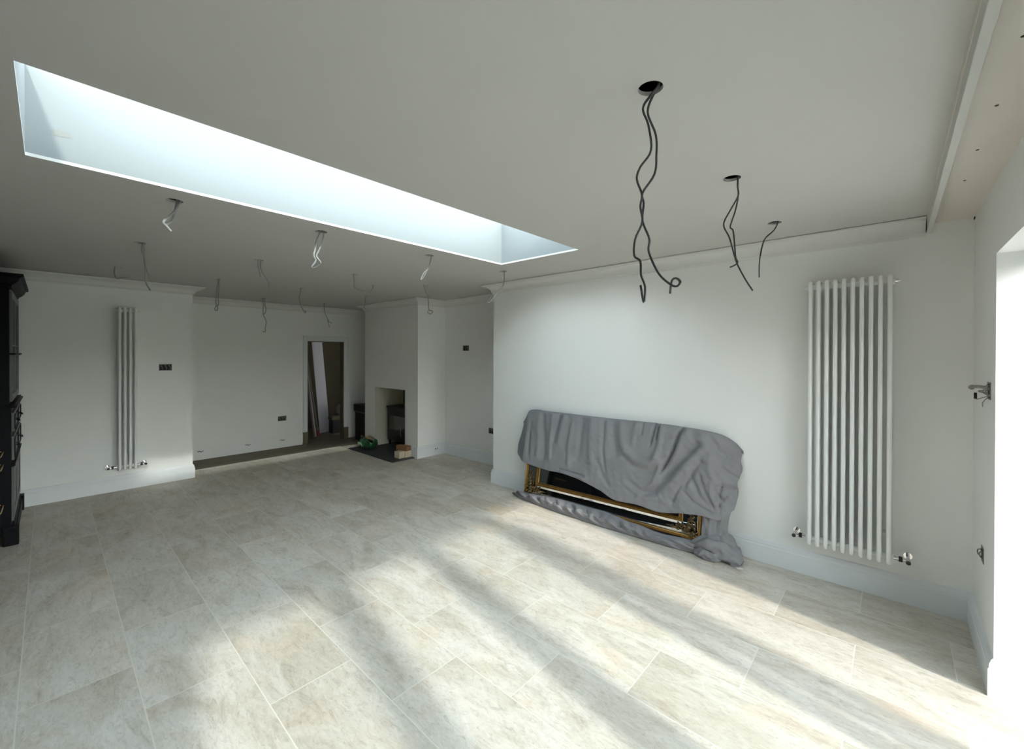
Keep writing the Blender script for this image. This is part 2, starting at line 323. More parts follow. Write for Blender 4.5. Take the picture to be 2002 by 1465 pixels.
def ceiling_mesh():
    bm = bmesh.new(); edges = []
    def loop(pts):
        v = [bm.verts.new((x, y, ZC)) for x, y in pts]
        for a, b in zip(v, v[1:]+v[:1]): edges.append(bm.edges.new((a, b)))
    loop([(XL-0.01, -0.150), (XREC+0.1, -0.150), (XREC+0.1, YB+0.02), (XL-0.01, YB+0.02)])
    loop([(SKY[0], SKY[2]), (SKY[1], SKY[2]), (SKY[1], SKY[3]), (SKY[0], SKY[3])])
    for c, _ in WIRES: loop([(c[0]+0.039*math.cos(2*math.pi*k/28), c[1]+0.039*math.sin(2*math.pi*k/28)) for k in range(28)])
    bmesh.ops.triangle_fill(bm, use_beauty=True, use_dissolve=False, edges=edges, normal=(0, 0, -1))
    r = bmesh.ops.extrude_face_region(bm, geom=bm.faces[:])
    for e in r['geom']:
        if isinstance(e, bmesh.types.BMVert): e.co.z += 0.014
    return bm
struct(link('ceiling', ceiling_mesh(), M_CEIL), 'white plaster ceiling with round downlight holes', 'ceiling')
x0, x1, y0, y1 = SKY
roof = struct(link('roof_deck', boxes([(XL-0.3, x0-0.02, -0.75, 9.6, 2.60, 2.80), (x1+0.02, 4.9, -0.75, 9.6, 2.60, 2.80), (x0-0.02, x1+0.02, -0.75, y0-0.02, 2.60, 2.80), (x0-0.02, x1+0.02, y1+0.02, 9.6, 2.60, 2.80)]), M_VOID), 'dark void above the ceiling', 'ceiling')
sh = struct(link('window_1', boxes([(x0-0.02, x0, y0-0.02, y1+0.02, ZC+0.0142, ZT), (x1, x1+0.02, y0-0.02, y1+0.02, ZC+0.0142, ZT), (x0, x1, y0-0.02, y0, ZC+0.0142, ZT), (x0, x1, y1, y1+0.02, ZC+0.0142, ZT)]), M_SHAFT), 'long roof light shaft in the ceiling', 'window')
link('glass_pane', bx(x0-0.05, x1+0.05, y0-0.05, y1+0.05, ZT+0.005, ZT+0.013), M_SOLAR, sh)
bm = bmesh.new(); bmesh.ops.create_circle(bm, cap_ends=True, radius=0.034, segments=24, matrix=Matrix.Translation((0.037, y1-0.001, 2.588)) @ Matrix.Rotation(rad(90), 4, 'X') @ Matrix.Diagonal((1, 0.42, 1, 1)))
link('beige_disc', bm, M_DISC, sh)  # small flat beige disc on the far wall of the shaft

# blind pocket over the garden doors
struct(link('ceiling_pocket', bx(XL, XR, YW, -0.146, 2.425, 2.60), M_BOARD), 'bare plasterboard strip over the garden doors', 'ceiling')
struct(link('trim_2', bx(XL, XR-0.002, -0.172, -0.148, 2.368, ZC+0.01), M_CEIL, bevel=0.002), 'narrow white downstand board along the ceiling', 'trim')
for x, y in ((1.685, -.244), (2.094, -.248), (2.495, -.245), (2.892, -.244)):
    bm = bmesh.new(); cyl(bm, (x, y, 2.427), (x, y, 2.4235), 0.005, 10); link('screw_head', bm, M_DARKIN, bpy.data.objects['ceiling_pocket'])
link('gap_mark', bx(3.675, 3.709, YW+0.0005, YW+0.004, 2.412, 2.4245), M_DARKIN, bpy.data.objects['ceiling_pocket'])
link('gap_mark', bx(3.590, 3.709, -0.1462, -0.1445, 2.372, 2.4515), M_DARKIN, bpy.data.objects['ceiling_pocket'])

# cornices and skirtings
COR = [(0, 2.350), (0.010, 2.350), (0.013, 2.364), (0.022, 2.368)] + [(0.022+0.078*(1-math.cos(a*math.pi/16)), 2.368+0.064*math.sin(a*math.pi/16)) for a in range(1, 9)] + [(0.104, 2.4385), (0.118, 2.4405), (0.120, 2.4508), (0.102, 2.4512), (0.094, 2.4545), (0, 2.4545)]
cpath = [(XR, -0.145), (XR, YR), (XREC, YR), (XREC, YC0), (XCH, YC0), (XCH, YC1), (XREC, YC1), (XREC, YB), (XN, YB), (XN, YN), (XL, YN)]
for i in range(len(cpath)-1):
    struct(link('trim_%d' % (i+3), sweep(cpath, COR, i), M_CORN, smooth=35), 'white plaster cornice', 'trim')
SK = [(0, 0), (0.021, 0), (0.021, 0.128), (0.017, 0.133), (0.0165, 0.150), (0.013, 0.156), (0.009, 0.168), (0.0, 0.176)]
spath = [(XO1, -0.47), (XO1, YW), (XR, YW), (XR, YR), (XREC, YR), (XREC, YC0), (XCH, YC0), (XCH, FB0)]
for i, nm in enumerate(('reveal', 'front', 'right', 'corner', 'recess', 'chimney_side', 'chimney')):
    struct(link('baseboard_'+nm, sweep(spath, SK, i), M_TRIM, smooth=25), 'white moulded skirting board', 'baseboard')
struct(link('baseboard_alcove', sweep([(XREC, YC1), (XREC, YB)], SK, 0), M_TRIM), 'white skirting board in the alcove', 'baseboard')
struct(link('baseboard_back', sweep([(3.045, YB), (XN, YB)], [(0, 0.004), (0.012, 0.004), (0.012, 0.16), (0.006, 0.176), (0, 0.176)], 0), M_WALL), 'white skirting board of the far wall above a dark gap', 'baseboard')
sp2 = [(XN, YB), (XN, YN), (XL, YN)]
struct(link('baseboard_nib_end', sweep(sp2, SK, 0), M_TRIM, smooth=25), 'white skirting board', 'baseboard')
struct(link('baseboard_nib', sweep(sp2, SK, 1), M_TRIM, smooth=25), 'white skirting board under the narrow radiator', 'baseboard')
for x in (1.546, 2.18, 2.706):
    bm = bmesh.new(); tube(bm, crom([(x-0.035, YB-0.012, 0.105), (x-0.012, YB-0.03, 0.112), (x+0.008, YB-0.024, 0.098), (x+0.035, YB-0.012, 0.11)], 4), 0.006, 8)
    link('cable_tail', bm, M_STEEL, bpy.data.objects['baseboard_back'], smooth=40)
for x, r_ in ((4.10, .012), (4.14, .009)):
    bm = bmesh.new(); cyl(bm, (x, YC0-0.028, 0.10), (x, YC0-0.01, 0.10), r_)
    link('pipe_stub', bm, M_STEEL, bpy.data.objects['baseboard_chimney_side'], smooth=40)

# doorway lining and architrave
d = struct(link('door_1', boxes([(3.12, 3.135, YB-0.004, YB+0.134, -0.025, 1.83), (3.785, 3.80, YB-0.004, YB+0.134, -0.025, 1.83), (3.12, 3.80, YB-0.004, YB+0.134, 1.815, 1.83)]), M_BARE), 'open doorway in the far wall with white architrave', 'door')
def arch(a, b, c, e, z0, z1, th): return (a, b, YB-th, YB-0.0005, z0, z1)
link('architrave', boxes([(3.045, 3.122, YB-0.018, YB, 0.19, 1.92), (3.798, 3.88, YB-0.018, YB, 0.19, 1.92), (3.122, 3.798, YB-0.018, YB, 1.828, 1.92), (3.045, 3.068, YB-0.030, YB-0.018, 0.19, 1.92), (3.857, 3.88, YB-0.030, YB-0.018, 0.19, 1.92), (3.045, 3.88, YB-0.030, YB-0.018, 1.897, 1.92)]), M_TRIM, d, bevel=0.004)
link('bare_foot', boxes([(3.043, 3.124, YB-0.024, YB, -0.025, 0.19), (3.796, 3.882, YB-0.024, YB, -0.025, 0.19)]), M_BARE, d)

# garden doors (beyond the right edge): four leaves whose stiles throw the stripes on the floor
g = struct(link('door_2', boxes([(XO0-0.05, XO0, -0.66, -0.56, 0, ZO), (XO1+0.002, XO1+0.06, -0.72, -0.652, 0, ZO), (XO0, XO1, -0.565, -0.49, ZO-0.05, ZO), (XO0, XO1, -0.565, -0.49, -0.02, 0.012)]), M_ANTH), 'wide garden doors with one leaf folded open', 'door')
xs = [XO0+0.004, 0.74, 1.48, 2.25]
for i, (a, b) in enumerate(zip(xs, xs[1:])):
    l = link('door_leaf', boxes([(a+.003, a+0.11, -0.56, -0.495, 0.03, ZO-0.06), (b-0.11, b-.003, -0.56, -0.495, 0.03, ZO-0.06), (a+0.11, b-0.11, -0.56, -0.495, 0.03, 0.12), (a+0.11, b-0.11, -0.56, -0.495, ZO-0.15, ZO-0.06)]), M_ANTH, g)
    link('glass_pane', bx(a+0.10, b-0.10, -0.532, -0.524, 0.11, ZO-0.14), M_GLASS, l)
l = link('door_leaf', boxes([(2.26, 2.325, -0.67, -0.56, 0.03, ZO-0.06), (2.26, 2.325, -1.29, -1.18, 0.03, ZO-0.06), (2.26, 2.325, -1.18, -0.67, 0.03, 0.12), (2.26, 2.325, -1.18, -0.67, ZO-0.15, ZO-0.06)]), M_ANTH, g)
link('glass_pane', bx(2.288, 2.296, -1.19, -0.66, 0.11, ZO-0.14), M_GLASS, l)
struct(link('ground_patio', bx(-14, 18, -20, -0.65, -0.30, -0.12), M_PATIO), 'paved terrace outside', 'ground')

M_BAFFLE = mat('hedge_leaves', (0.10, 0.14, 0.06), 0.8, var=0.6, vscale=9, bump=1.0, bscale=14)
M_BLOCKER = mat('grey_fence_boards', (0.34, 0.33, 0.31), 0.8, var=0.15, vscale=5, stretch=(1, 6, 1))
struct(link('hedge_garden', bx(-9, 14, -10.2, -9.2, -0.30, 2.25), M_BAFFLE), 'added unseen hedge at the end of the garden', 'baffle')  # added out of view to cut low sky light on the far walls
struct(link('fence_garden', bx(-1.05, -1.0, -9.0, -0.76, -0.30, 3.0), M_BLOCKER), 'added unseen fence outside', 'blocker')  # added out of view to keep low sky light off the reveal

# ------------------------------------------------------------------ radiators
def radiator(name, label, n, p0, step, axis, out, z0, z1, val):
    """n columns; p0 = first column's position along the wall, axis = wall direction, out = unit vector into the room, base point on the wall"""
    base = Vector(p0); A = Vector(axis); O = Vector(out)
    t = thing(name, label, 'radiator', base, 'vertical column radiators')
    zA, zB = z0+0.03, z1-0.03
    for i in range(n):
        c = base+A*step*i
        bm = bmesh.new()
        f, b = c+O*0.150, c+O*0.042
        def at(p, z): return Vector((p.x, p.y, z))
        path = [at(f, z0+0.02), at(f, z0+0.06), at(f, (z0+z1)/2), at(f, z1-0.06), at(f, z1-0.022)]
        path += [at(f-O*0.006, z1-0.006), at(f-O*0.02, z1), at((f+b)/2, z1), at(b+O*0.02, z1), at(b+O*0.006, z1-0.006), at(b, z1-0.022)]
        path += [at(b, (z0+z1)/2), at(b, z0+0.022), at(b+O*0.006, z0+0.006), at(b+O*0.02, z0), at((f+b)/2, z0), at(f-O*0.02, z0), at(f-O*0.006, z0+0.006)]
        tube(bm, path, 0.0125, 12, closed=True)
        for z in (zA, zB):
            mpt = at((f+b)/2, z); cyl(bm, mpt-A*(step*0.5), mpt+A*(step*0.5), 0.019, 14)
            tube(bm, [at(f, z), at(b, z)], 0.012, 10)
        for q_ in (1/3, 2/3): tube(bm, [at(f.lerp(b, q_), zA), at(f.lerp(b, q_), (zA+zB)/2), at(f.lerp(b, q_), zB)], 0.0125, 12)  # inner tube rows added to block light and darken the gaps
        link('column', bm, M_ENAM, t, smooth=40)
    mid = O*0.096
    for i in (1, n-2):
        for z in (z0+0.16, z1-0.16):
            c = base+A*step*(i+0.5); bm = bmesh.new(); cyl(bm, c+Vector((0, 0, z-base.z)), c+O*0.06+Vector((0, 0, z-base.z)), 0.008, 10)
            link('wall_bracket', bm, M_ENAM, t, smooth=40)
    for s, i in ((-1, 0), (1, n-1)):
        c = base+A*step*i+mid; e = A*s*math.copysign(1, step)
        p = Vector((c.x, c.y, zA))
        bm = bmesh.new()
        cyl(bm, p+e*abs(step)*0.5, p+e*0.05, 0.013, 14); cyl(bm, p+e*0.062, p+e*0.10, 0.012, 14)
        q = p+e*0.092
        tube(bm, crom([q, q-O*0.02, q-O*0.096], 3), 0.009, 10)
        cyl(bm, q-O*0.0945, q-O*0.090, 0.022, 16); cyl(bm, q-O*0.01, q+O*0.034, 0.012, 12)
        v = link('valve', bm, M_CHROME, t, smooth=40)
        bm = bmesh.new(); cyl(bm, p+e*0.047, p+e*0.066, 0.017, 12); link('black_collar', bm, M_BLACK, v, smooth=40)
        bm = bmesh.new(); cyl(bm, q+O*0.034, q+O*0.041, 0.0125, 12); link('end_cap', bm, M_BLACK, v, smooth=40)
        p = Vector((c.x, c.y, zB)); bm = bmesh.new(); cyl(bm, p+e*abs(step)*0.5, p+e*0.037, 0.012, 12); cyl(bm, p+e*0.037, p+e*0.048, 0.006, 8)
        link('air_vent', bm, M_ENAM if s < 0 else M_CHROME, t, smooth=40)
radiator('column_radiator', 'wide white ten-column radiator on the right wall', 10, (XR, 0.434, 0.28), -0.0462, (0, 1, 0), (-1, 0, 0), 0.278, 2.105, 1)
radiator('column_radiator', 'narrow white four-column radiator on the left wall', 4, (0.540, YN, 0.26), 0.0455, (1, 0, 0), (0, -1, 0), 0.262, 2.118, 1)

# ------------------------------------------------------------------ back boxes in the walls
def backbox(label, c, u, out, wd, ht, stuff=0):
    """open metal box let into a wall: c centre on the wall face, u along the wall, out into the room"""
    c, u, n = Vector(c), Vector(u), Vector(out); z = Vector((0, 0, 1))
    t = thing('socket_back_box', label, 'socket box', c, 'open electrical back boxes')
    M4 = Matrix((u, n, z)).transposed().to_4x4(); M4.translation = c
    w2, h2 = wd/2, ht/2
    bm = bmesh.new()
    for a in ((-w2, w2, .0005, .004, -h2, -h2+.006), (-w2, w2, .0005, .004, h2-.006, h2), (-w2, -w2+.006, .0005, .004, -h2+.006, h2-.006), (w2-.006, w2, .0005, .004, -h2+.006, h2-.006)): box(bm, *a, M4=M4)
    link('rim', bm, M_STEEL, t)
    link('inside', bx(-w2+.006, w2-.006, .0003, .0012, -h2+.006, h2-.006, M4=M4), M_DARKIN, t)
    rng = random.Random(int(c.x*1000+c.z*77))
    bm = bmesh.new()
    for k in range(3 if wd > .1 else 2):
        x = -w2+wd*(k+.7)/(3.4 if wd > .1 else 2.4)
        P = [(x+rng.uniform(-.012, .012), .002, -h2*.6), (x+.01, .012+.01*rng.random(), -h2*.2), (x+rng.uniform(-.02, .02), .016, h2*.25), (x-.008, .009, h2*.6), (x+.012, .004, h2*.3)]
        tube(bm, [M4 @ p for p in crom(P, 4)], 0.003, 7)
    link('wire', bm, M_STEEL, t, smooth=40)
    return t, M4
backbox('open metal double back box on the left wall beside the narrow radiator', (0.968, YN, 1.427), (1, 0, 0), (0, -1, 0), 0.128, 0.082)
backbox('open metal double back box low on the far wall beside the doorway', (2.702, YB, 0.478), (1, 0, 0), (0, -1, 0), 0.135, 0.082)
backbox('open metal back box high on the recess wall right of the chimney', (XREC, 4.886, 1.693), (0, -1, 0), (-1, 0, 0), 0.135, 0.082)
backbox('open metal back box low on the recess wall, half hidden by the wall edge', (XREC, 4.315, 0.487), (0, -1, 0), (-1, 0, 0), 0.13, 0.08)
t, M4 = backbox('open metal back box with bare wires beside the garden door opening', (3.135, YW, 1.425), (1, 0, 0), (0, 1, 0), 0.085, 0.085)
bm = bmesh.new()
tube(bm, [M4 @ p for p in crom([(0.0, 0, 0.012), (0.005, 0.03, 0.018), (0.02, 0.055, 0.016), (0.03, 0.06, 0.01)], 5)], [0.008]*10+[0.012]*6, 8)
tube(bm, [M4 @ p for p in crom([(0.0, 0, -0.025), (0.03, 0.035, -0.045), (0.08, 0.04, -0.05), (0.15, 0.035, -0.043)], 5)], 0.0022, 7)
tube(bm, [M4 @ p for p in crom([(0.02, 0.0, -0.03), (0.025, 0.02, -0.06), (0.03, 0.02, -0.085)], 5)], 0.0018, 7)
tube(bm, [M4 @ p for p in crom([(0.01, 0, 0.0), (0.02, 0.035, -0.004), (0.04, 0.02, -0.012), (0.0, 0.004, -0.01)], 5)], 0.003, 7)
link('wire_tail', bm, M_STEEL, t, smooth=40)
bm = bmesh.new(); tube(bm, [M4 @ Vector(p) for p in ((0.10, 0.038, -0.05), (0.102, 0.038, -0.018))], 0.006, 8); link('connector', bm, M_BLACK, t, smooth=40)
t, M4 = backbox('open narrow back box low on the garden wall above the skirting', (3.30, YW, 0.55), (1, 0, 0), (0, 1, 0), 0.072, 0.08)

# ------------------------------------------------------------------ cables hanging from the downlight holes
LAB = ['long pair of twisted dark cables nearest the camera, one ending in a loop',
 'pair of dark cables kinked like an elbow, hanging in front of the right wall',
 'short pair of grey cables bending down from the ceiling hole above the wide radiator',
 'short bent cables with white sunlit ends, under the left end of the roof light',
 'straight pair of dark cable tails hanging above the narrow left radiator',
 'single thin cable bent into a flat hook, farthest left by the cornice',
 'slim pair of cables ending in a small loop, right of the left wall corner',
 'pair of cables slanting right with a curled end, above the far wall',
 'wavy pair of cables with a hooked end hanging before the far wall',
 'white sunlit cable folded into a boot-shaped loop, below the roof light middle',
 'dark cable curving up like a wide smile, in the middle of the ceiling',
 'white sunlit cable with a narrow folded loop, below the roof light right half',
 'single cable ending in a round ring, in front of the chimney side',
 'single dark cable slanting right to a tiny loop, above the doorway',
 'thin cable with a forked end, just above the doorway architrave',
 'very short cable stub in front of the chimney cornice corner',
 'thin pale cable with a looped end, at the near end of the recess wall']
for (c, cabs), lab in zip(WIRES, LAB):
    t = thing('hanging_cable', lab, 'cable', (c[0], c[1], ZC), 'cables left hanging from the downlight holes')
    for k, P in enumerate(cabs):
        P = [Vector(p) for p in P]
        if P[0].z > ZC-0.03:
            d_ = Vector((P[0].x-c[0], P[0].y-c[1], 0))
            if d_.length > 0.030: d_ *= 0.030/d_.length
            P[0] = Vector((c[0]+d_.x, c[1]+d_.y, ZC+0.004))
            P = [Vector((c[0]+d_.x*0.9, c[1]+d_.y*0.9, 2.603)), Vector((c[0]+d_.x, c[1]+d_.y, 2.50))]+P
        bm = bmesh.new(); tube(bm, crom(P, 5), 0.0050 if c[1] < 2 else 0.0056, 8, flat=0.7)
        link('cable', bm, M_CABLE2 if c[1] < 2 else M_CABLE, t, smooth=60)

# ------------------------------------------------------------------ leaning mirror
MB_, MX, MY = Vector((3.515, 3.10, 0.04)), Vector((0, -0.99985, 0.0174)).normalized(), None
n0 = Vector((-0.983, 0.003, 0.184)); n0 = (n0-MX*n0.dot(MX)).normalized(); MY = n0.cross(MX)
if MY.z < 0: MY = -MY
def mp(s, t_, n): return MB_+MX*s+MY*t_+n0*n
PM = Matrix((MX, MY, n0)).transposed().to_4x4(); PM.translation = MB_
s0, s1, t0, t1 = 0.075, 1.955, 0.018, 0.880
mir = thing('mirror', 'large gilt-framed mirror leaning on the right wall under the grey sheet', 'mirror', mp((s0+s1)/2, t0, 0))
link('backing', bx(s0+.01, s1-.01, t0+.01, t1-.01, -0.022, -0.004, M4=PM), M_DARKIN, mir)
def ring(a, b, c, d_, prof):
    """moulding run round the rectangle s a..b, t c..d, profile = (inset, height)"""
    bm = bmesh.new(); R = []
    for i, h in prof: R.append([bm.verts.new(PM @ Vector(p)) for p in ((a+i, c+i, h), (b-i, c+i, h), (b-i, d_-i, h), (a+i, d_-i, h))])
    k = len(prof)
    for q in range(k):
        A, B = R[q], R[(q+1) % k]
        for j in range(4): bm.faces.new((A[j], A[(j+1) % 4], B[(j+1) % 4], B[j]))
    return bm
link('outer_moulding', ring(s0, s1, t0, t1, [(0, -.022), (0, .008), (.004, .016), (.010, .018), (.014, .013), (.019, .015), (.026, .012), (.030, .002), (.030, -.004)]), M_GOLD, mir, smooth=30)
bw, bh = 0.150, 0.120
def frame4(a, b, c, d_, i, n_a, n_b):
    return [(a, b, c, c+i, n_a, n_b), (a, b, d_-i, d_, n_a, n_b), (a, a+i, c+i, d_-i, n_a, n_b), (b-i, b, c+i, d_-i, n_a, n_b)]
bm = bmesh.new()
for a in ((s0+.03, s1-.03, t0+.03, t0+bh, -.004, .004), (s0+.03, s1-.03, t1-bh, t1-.03, -.004, .004), (s0+.03, s0+bw, t0+bh, t1-bh, -.004, .004), (s1-bw, s1-.03, t0+bh, t1-bh, -.004, .004)): box(bm, *a, M4=PM)
link('border_mirror', bm, M_MIRROR, mir, bevel=0.0015)
bm = bmesh.new()
def wedge(bm, sa, sb, ta, tb, ha, hb):
    v = [bm.verts.new(PM @ Vector(p)) for p in ((sa, ta, .003), (sb, ta, .003), (sb, tb, .003), (sa, tb, .003), (sa, ta, ha), (sb, ta, ha), (sb, tb, hb), (sa, tb, hb))]
    for f in ((0, 3, 2, 1), (4, 5, 6, 7), (0, 1, 5, 4), (1, 2, 6, 5), (2, 3, 7, 6), (3, 0, 4, 7)): bm.faces.new([v[i] for i in f])
wedge(bm, s0+.16, s1-.16, t0+bh-.020, t0+bh, .0042, .0105)
link('bevelled_strip', bm, M_MIRROR, mir)
bm = bmesh.new()
v_ = [bm.verts.new(PM @ Vector(p)) for p in ((s1-.62, t0+.030, .003), (s1-.03, t0+.030, .003), (s1-.03, t0+.064, .003), (s1-.62, t0+.034, .003), (s1-.62, t0+.030, .0042), (s1-.03, t0+.030, .0042), (s1-.03, t0+.064, .0135), (s1-.62, t0+.034, .0052))]
for f in ((0, 3, 2, 1), (4, 5, 6, 7), (0, 1, 5, 4), (1, 2, 6, 5), (2, 3, 7, 6), (3, 0, 4, 7)): bm.faces.new([v_[i] for i in f])
link('bevelled_strip', bm, M_MIRROR, mir)
ia, ib, ic, id_ = s0+bw, s1-bw, t0+bh, t1-bh
im = link('inner_moulding', ring(ia, ib, ic, id_, [(0, -.004), (0, .010), (.005, .015), (.010, .012), (.013, .010), (.024, .010), (.028, .013), (.034, .012), (.038, .004), (.038, -.004)]), M_GOLD, mir, smooth=30)
bm = bmesh.new()
def beads(pa, pb, nb):
    for i in range(nb):
        f = (i+.5)/nb; ball(bm, PM @ Vector((pa[0]+(pb[0]-pa[0])*f, pa[1]+(pb[1]-pa[1])*f, .012)), .0052, seg=7, rings=5)
q = .0185
beads((ia+.02, ic+q), (ib-.02, ic+q), 122); beads((ia+q, ic+.02), (ia+q, id_-.02), 50); beads((ib-q, ic+.02), (ib-q, id_-.02), 50)
link('beading', bm, M_GOLD, im, smooth=60)
link('mirror_glass', bx(ia+.036, ib-.036, ic+.036, id_-.036, -.006, .002, M4=PM), M_MIRROR, mir)
def ornament(cs, ct, sx, sy):
    bm = bmesh.new()
    def P(a, b, h): return PM @ Vector((cs+sx*a, ct+sy*b, h))
    def spiral(ca, cb, r, a0, turns, dirn, h=.020, th=.0065):
        L = []
        for i in range(26):
            f = i/25; a = a0+dirn*f*turns*2*math.pi; rr = r*(1-.80*f); L.append(P(ca+rr*math.cos(a), cb+rr*math.sin(a), h+.008*f))
        tube(bm, L, [th*(1-.35*i/25) for i in range(26)], 8)
        ball(bm, P(ca, cb, h+.010), .008, seg=8, rings=6)
    for sw in (0, 1):
        f_ = (lambda a, b: (a, b)) if not sw else (lambda a, b: (b, a))
        dn = 1 if not sw else -1
        c1 = f_(.118, .068); spiral(*c1, .034, rad(200 if not sw else -110), 1.4, dn)
        c2 = f_(.172, .060); spiral(*c2, .021, rad(160 if not sw else -70), 1.2, -dn, th=.0052)
        c3 = f_(.075, .098 if sw else .030); spiral(*c3, .020, rad(30), 1.1, dn, th=.005)
        for (a, b, ln, an) in ((.205, .062, .026, 0), (.222, .055, .018, -.5), (.150, .092, .024, .8), (.19, .085, .022, .6), (.235, .066, .014, .1)):
            ca, cb = f_(a, b); an2 = an if not sw else math.pi/2-an
            L = [P(ca+ln*(g-.5)*math.cos(an2), cb+ln*(g-.5)*math.sin(an2), .014+.012*math.sin(g*math.pi)) for g in (0, .25, .5, .75, 1)]
            tube(bm, L, [.002, .0062, .0075, .005, .0015], 8, flat=1.2)
        for k_ in range(3):
            ca, cb = f_(.246+.016*k_, .064); ball(bm, P(ca, cb, .014), .0062-.001*k_, seg=8, rings=6)
    # leaf spray along the mitre of the corner
    for k_, (d_, wv) in enumerate(((.020, 0), (.048, .018), (.048, -.018), (.080, .0), (.105, .012), (.105, -.012))):
        an = math.pi/4+wv*22
        L = [P(.02+d_*.70+.040*g*math.cos(an)-wv, .02+d_*.70+.040*g*math.sin(an)+wv, .016+.014*math.sin(g*math.pi)) for g in (0, .25, .5, .75, 1)]
        tube(bm, L, [.003, .010, .011, .007, .002], 8, flat=1.1)
    ball(bm, P(.085, .085, .026), .015, seg=10, rings=7); ball(bm, P(.030, .030, .020), .013)
    return bm
link('corner_ornament', ornament(s0+.005, t0+.005, 1, 1), M_BRONZE, mir, smooth=50)
link('corner_ornament', ornament(s1-.005, t0+.005, -1, 1), M_BRONZE, mir, smooth=50)

# ------------------------------------------------------------------ the grey sheet over it
T_ = [(-0.069, 0.801), (-0.001, 0.865), (0.084, 0.94), (0.3, 0.939), (0.508, 0.936), (0.75, 0.931), (1.043, 0.927), (1.3, 0.926), (1.557, 0.925), (1.784, 0.914), (2.012, 0.895), (2.149, 0.85), (2.23, 0.78)]
B_ = [(-0.091, 0.429), (-0.028, 0.395), (0.091, 0.357), (0.38, 0.328), (0.611, 0.328), (0.83, 0.297), (1.05, 0.242), (1.203, 0.191), (1.429, 0.195), (1.617, 0.177), (1.811, 0.211), (1.973, 0.228), (2.079, 0.219), (2.125, 0.25), (2.187, 0.321)]
L_ = [(-0.069, 0.801), (-0.034, 0.76), (-0.091, 0.558), (-0.091, 0.429)]
R_ = [(2.23, 0.78), (2.215, 0.704), (2.228, 0.628), (2.198, 0.526), (2.208, 0.45), (2.187, 0.321)]
FOLDS = [ # polyline in the mirror's plane, depth (+ towards the room), width
 ([(0.494, 0.93), (0.464, 0.748), (0.443, 0.60)], -.016, .022), ([(0.56, 0.93), (0.53, 0.75), (0.52, 0.55)], .012, .035),
 ([(1.122, 0.89), (1.143, 0.723), (1.185, 0.549)], -.018, .04), ([(1.20, 0.92), (1.23, 0.70), (1.28, 0.60)], .012, .03),
 ([(1.54, 0.93), (1.517, 0.813), (1.495, 0.72)], -.036, .010), ([(1.579, 0.94), (1.55, 0.78)], -.036, .009), ([(1.60, .93), (1.585, .75), (1.55, .6)], .018, .022),
 ([(1.788, 0.94), (1.743, 0.838), (1.717, 0.727), (1.678, 0.634), (1.60, 0.50)], -.052, .012), ([(1.83, 0.92), (1.78, 0.80), (1.75, 0.70), (1.70, .60)], .020, .028),
 ([(1.906, 0.784), (1.798, 0.652), (1.696, 0.529), (1.592, 0.381), (1.447, 0.276)], -.028, .028), ([(1.96, 0.78), (1.85, 0.63), (1.76, 0.50), (1.66, 0.36)], .020, .035),
 ([(1.934, 0.641), (1.828, 0.478), (1.76, 0.361), (1.712, 0.256)], -.022, .024), ([(2.004, 0.858), (2.057, 0.762), (2.127, 0.691)], -.018, .026),
 ([(1.268, 0.655), (1.363, 0.576), (1.498, 0.564), (1.609, 0.657)], .020, .035), ([(1.25, 0.59), (1.363, 0.51), (1.498, 0.50), (1.6, 0.56)], -.014, .03),
 ([(2.06, 0.30), (1.98, 0.42), (1.93, 0.56)], -.016, .012), ([(2.08, 0.28), (2.03, 0.40), (2.02, 0.52)], .014, .012), ([(2.09, 0.28), (2.08, 0.40), (2.10, 0.52)], -.018, .011), ([(2.04, 0.26), (1.90, 0.32), (1.80, 0.40)], -.014, .012), ([(2.10, 0.33), (2.16, 0.42)], .012, .010), ([(1.40, 0.24), (1.55, 0.40), (1.62, 0.62)], .012, .018), ([(1.86, 0.60), (1.80, 0.42), (1.74, 0.28)], .014, .014), ([(0.66, 0.90), (0.64, 0.62), (0.66, 0.40)], .010, .022), ([(0.40, 0.92), (0.40, 0.62), (0.42, 0.42)], .010, .02), ([(1.02, 0.92), (1.03, 0.62), (1.08, 0.40)], -.012, .018), ([(1.42, 0.93), (1.41, 0.80)], -.014, .010), ([(1.36, 0.93), (1.34, 0.70)], .010, .02),
 ([(2.019, 0.513), (2.072, 0.403), (2.14, 0.349)], -.018, .02), ([(2.121, 0.61), (2.215, 0.548)], -.016, .014), ([(2.069, 0.472), (2.199, 0.487)], -.016, .014),
 ([(0.268, 0.88), (0.337, 0.53), (0.334, 0.40)], -.013, .03), ([(0.20, 0.90), (0.25, 0.55), (0.24, 0.42)], .010, .035), ([(0.773, 0.90), (0.763, 0.651), (0.746, 0.45)], -.014, .035), ([(0.88, 0.90), (0.90, 0.65), (0.92, 0.45)], .012, .04),
 ([(0.11, 0.80), (0.115, 0.42)], -.012, .02), ([(0.579, 0.345), (0.858, 0.318)], .018, .012), ([(0.55, 0.365), (0.85, 0.34)], -.014, .012),
 ([(0.982, 0.519), (1.051, 0.385), (1.142, 0.283)], -.012, .025), ([(1.315, 0.385), (1.444, 0.319), (1.618, 0.332)], -.013, .022), ([(1.31, 0.345), (1.444, 0.275), (1.63, 0.29)], .010, .02),
 ([(1.879, 0.508), (1.946, 0.378), (2.028, 0.296)], -.014, .02), ([(2.0, 0.70), (2.03, 0.52), (2.06, 0.44)], .014, .03)]
def dist_poly(p, L):
    best, tt = 9, 0
    for i in range(len(L)-1):
        a, b = Vector(L[i]), Vector(L[i+1]); ab = b-a; f = max(0, min(1, (p-a).dot(ab)/ab.length_squared)); d_ = (p-(a+ab*f)).length
        if d_ < best: best, tt = d_, (i+f)/(len(L)-1)
    return best, tt
NU, NV = 230, 90
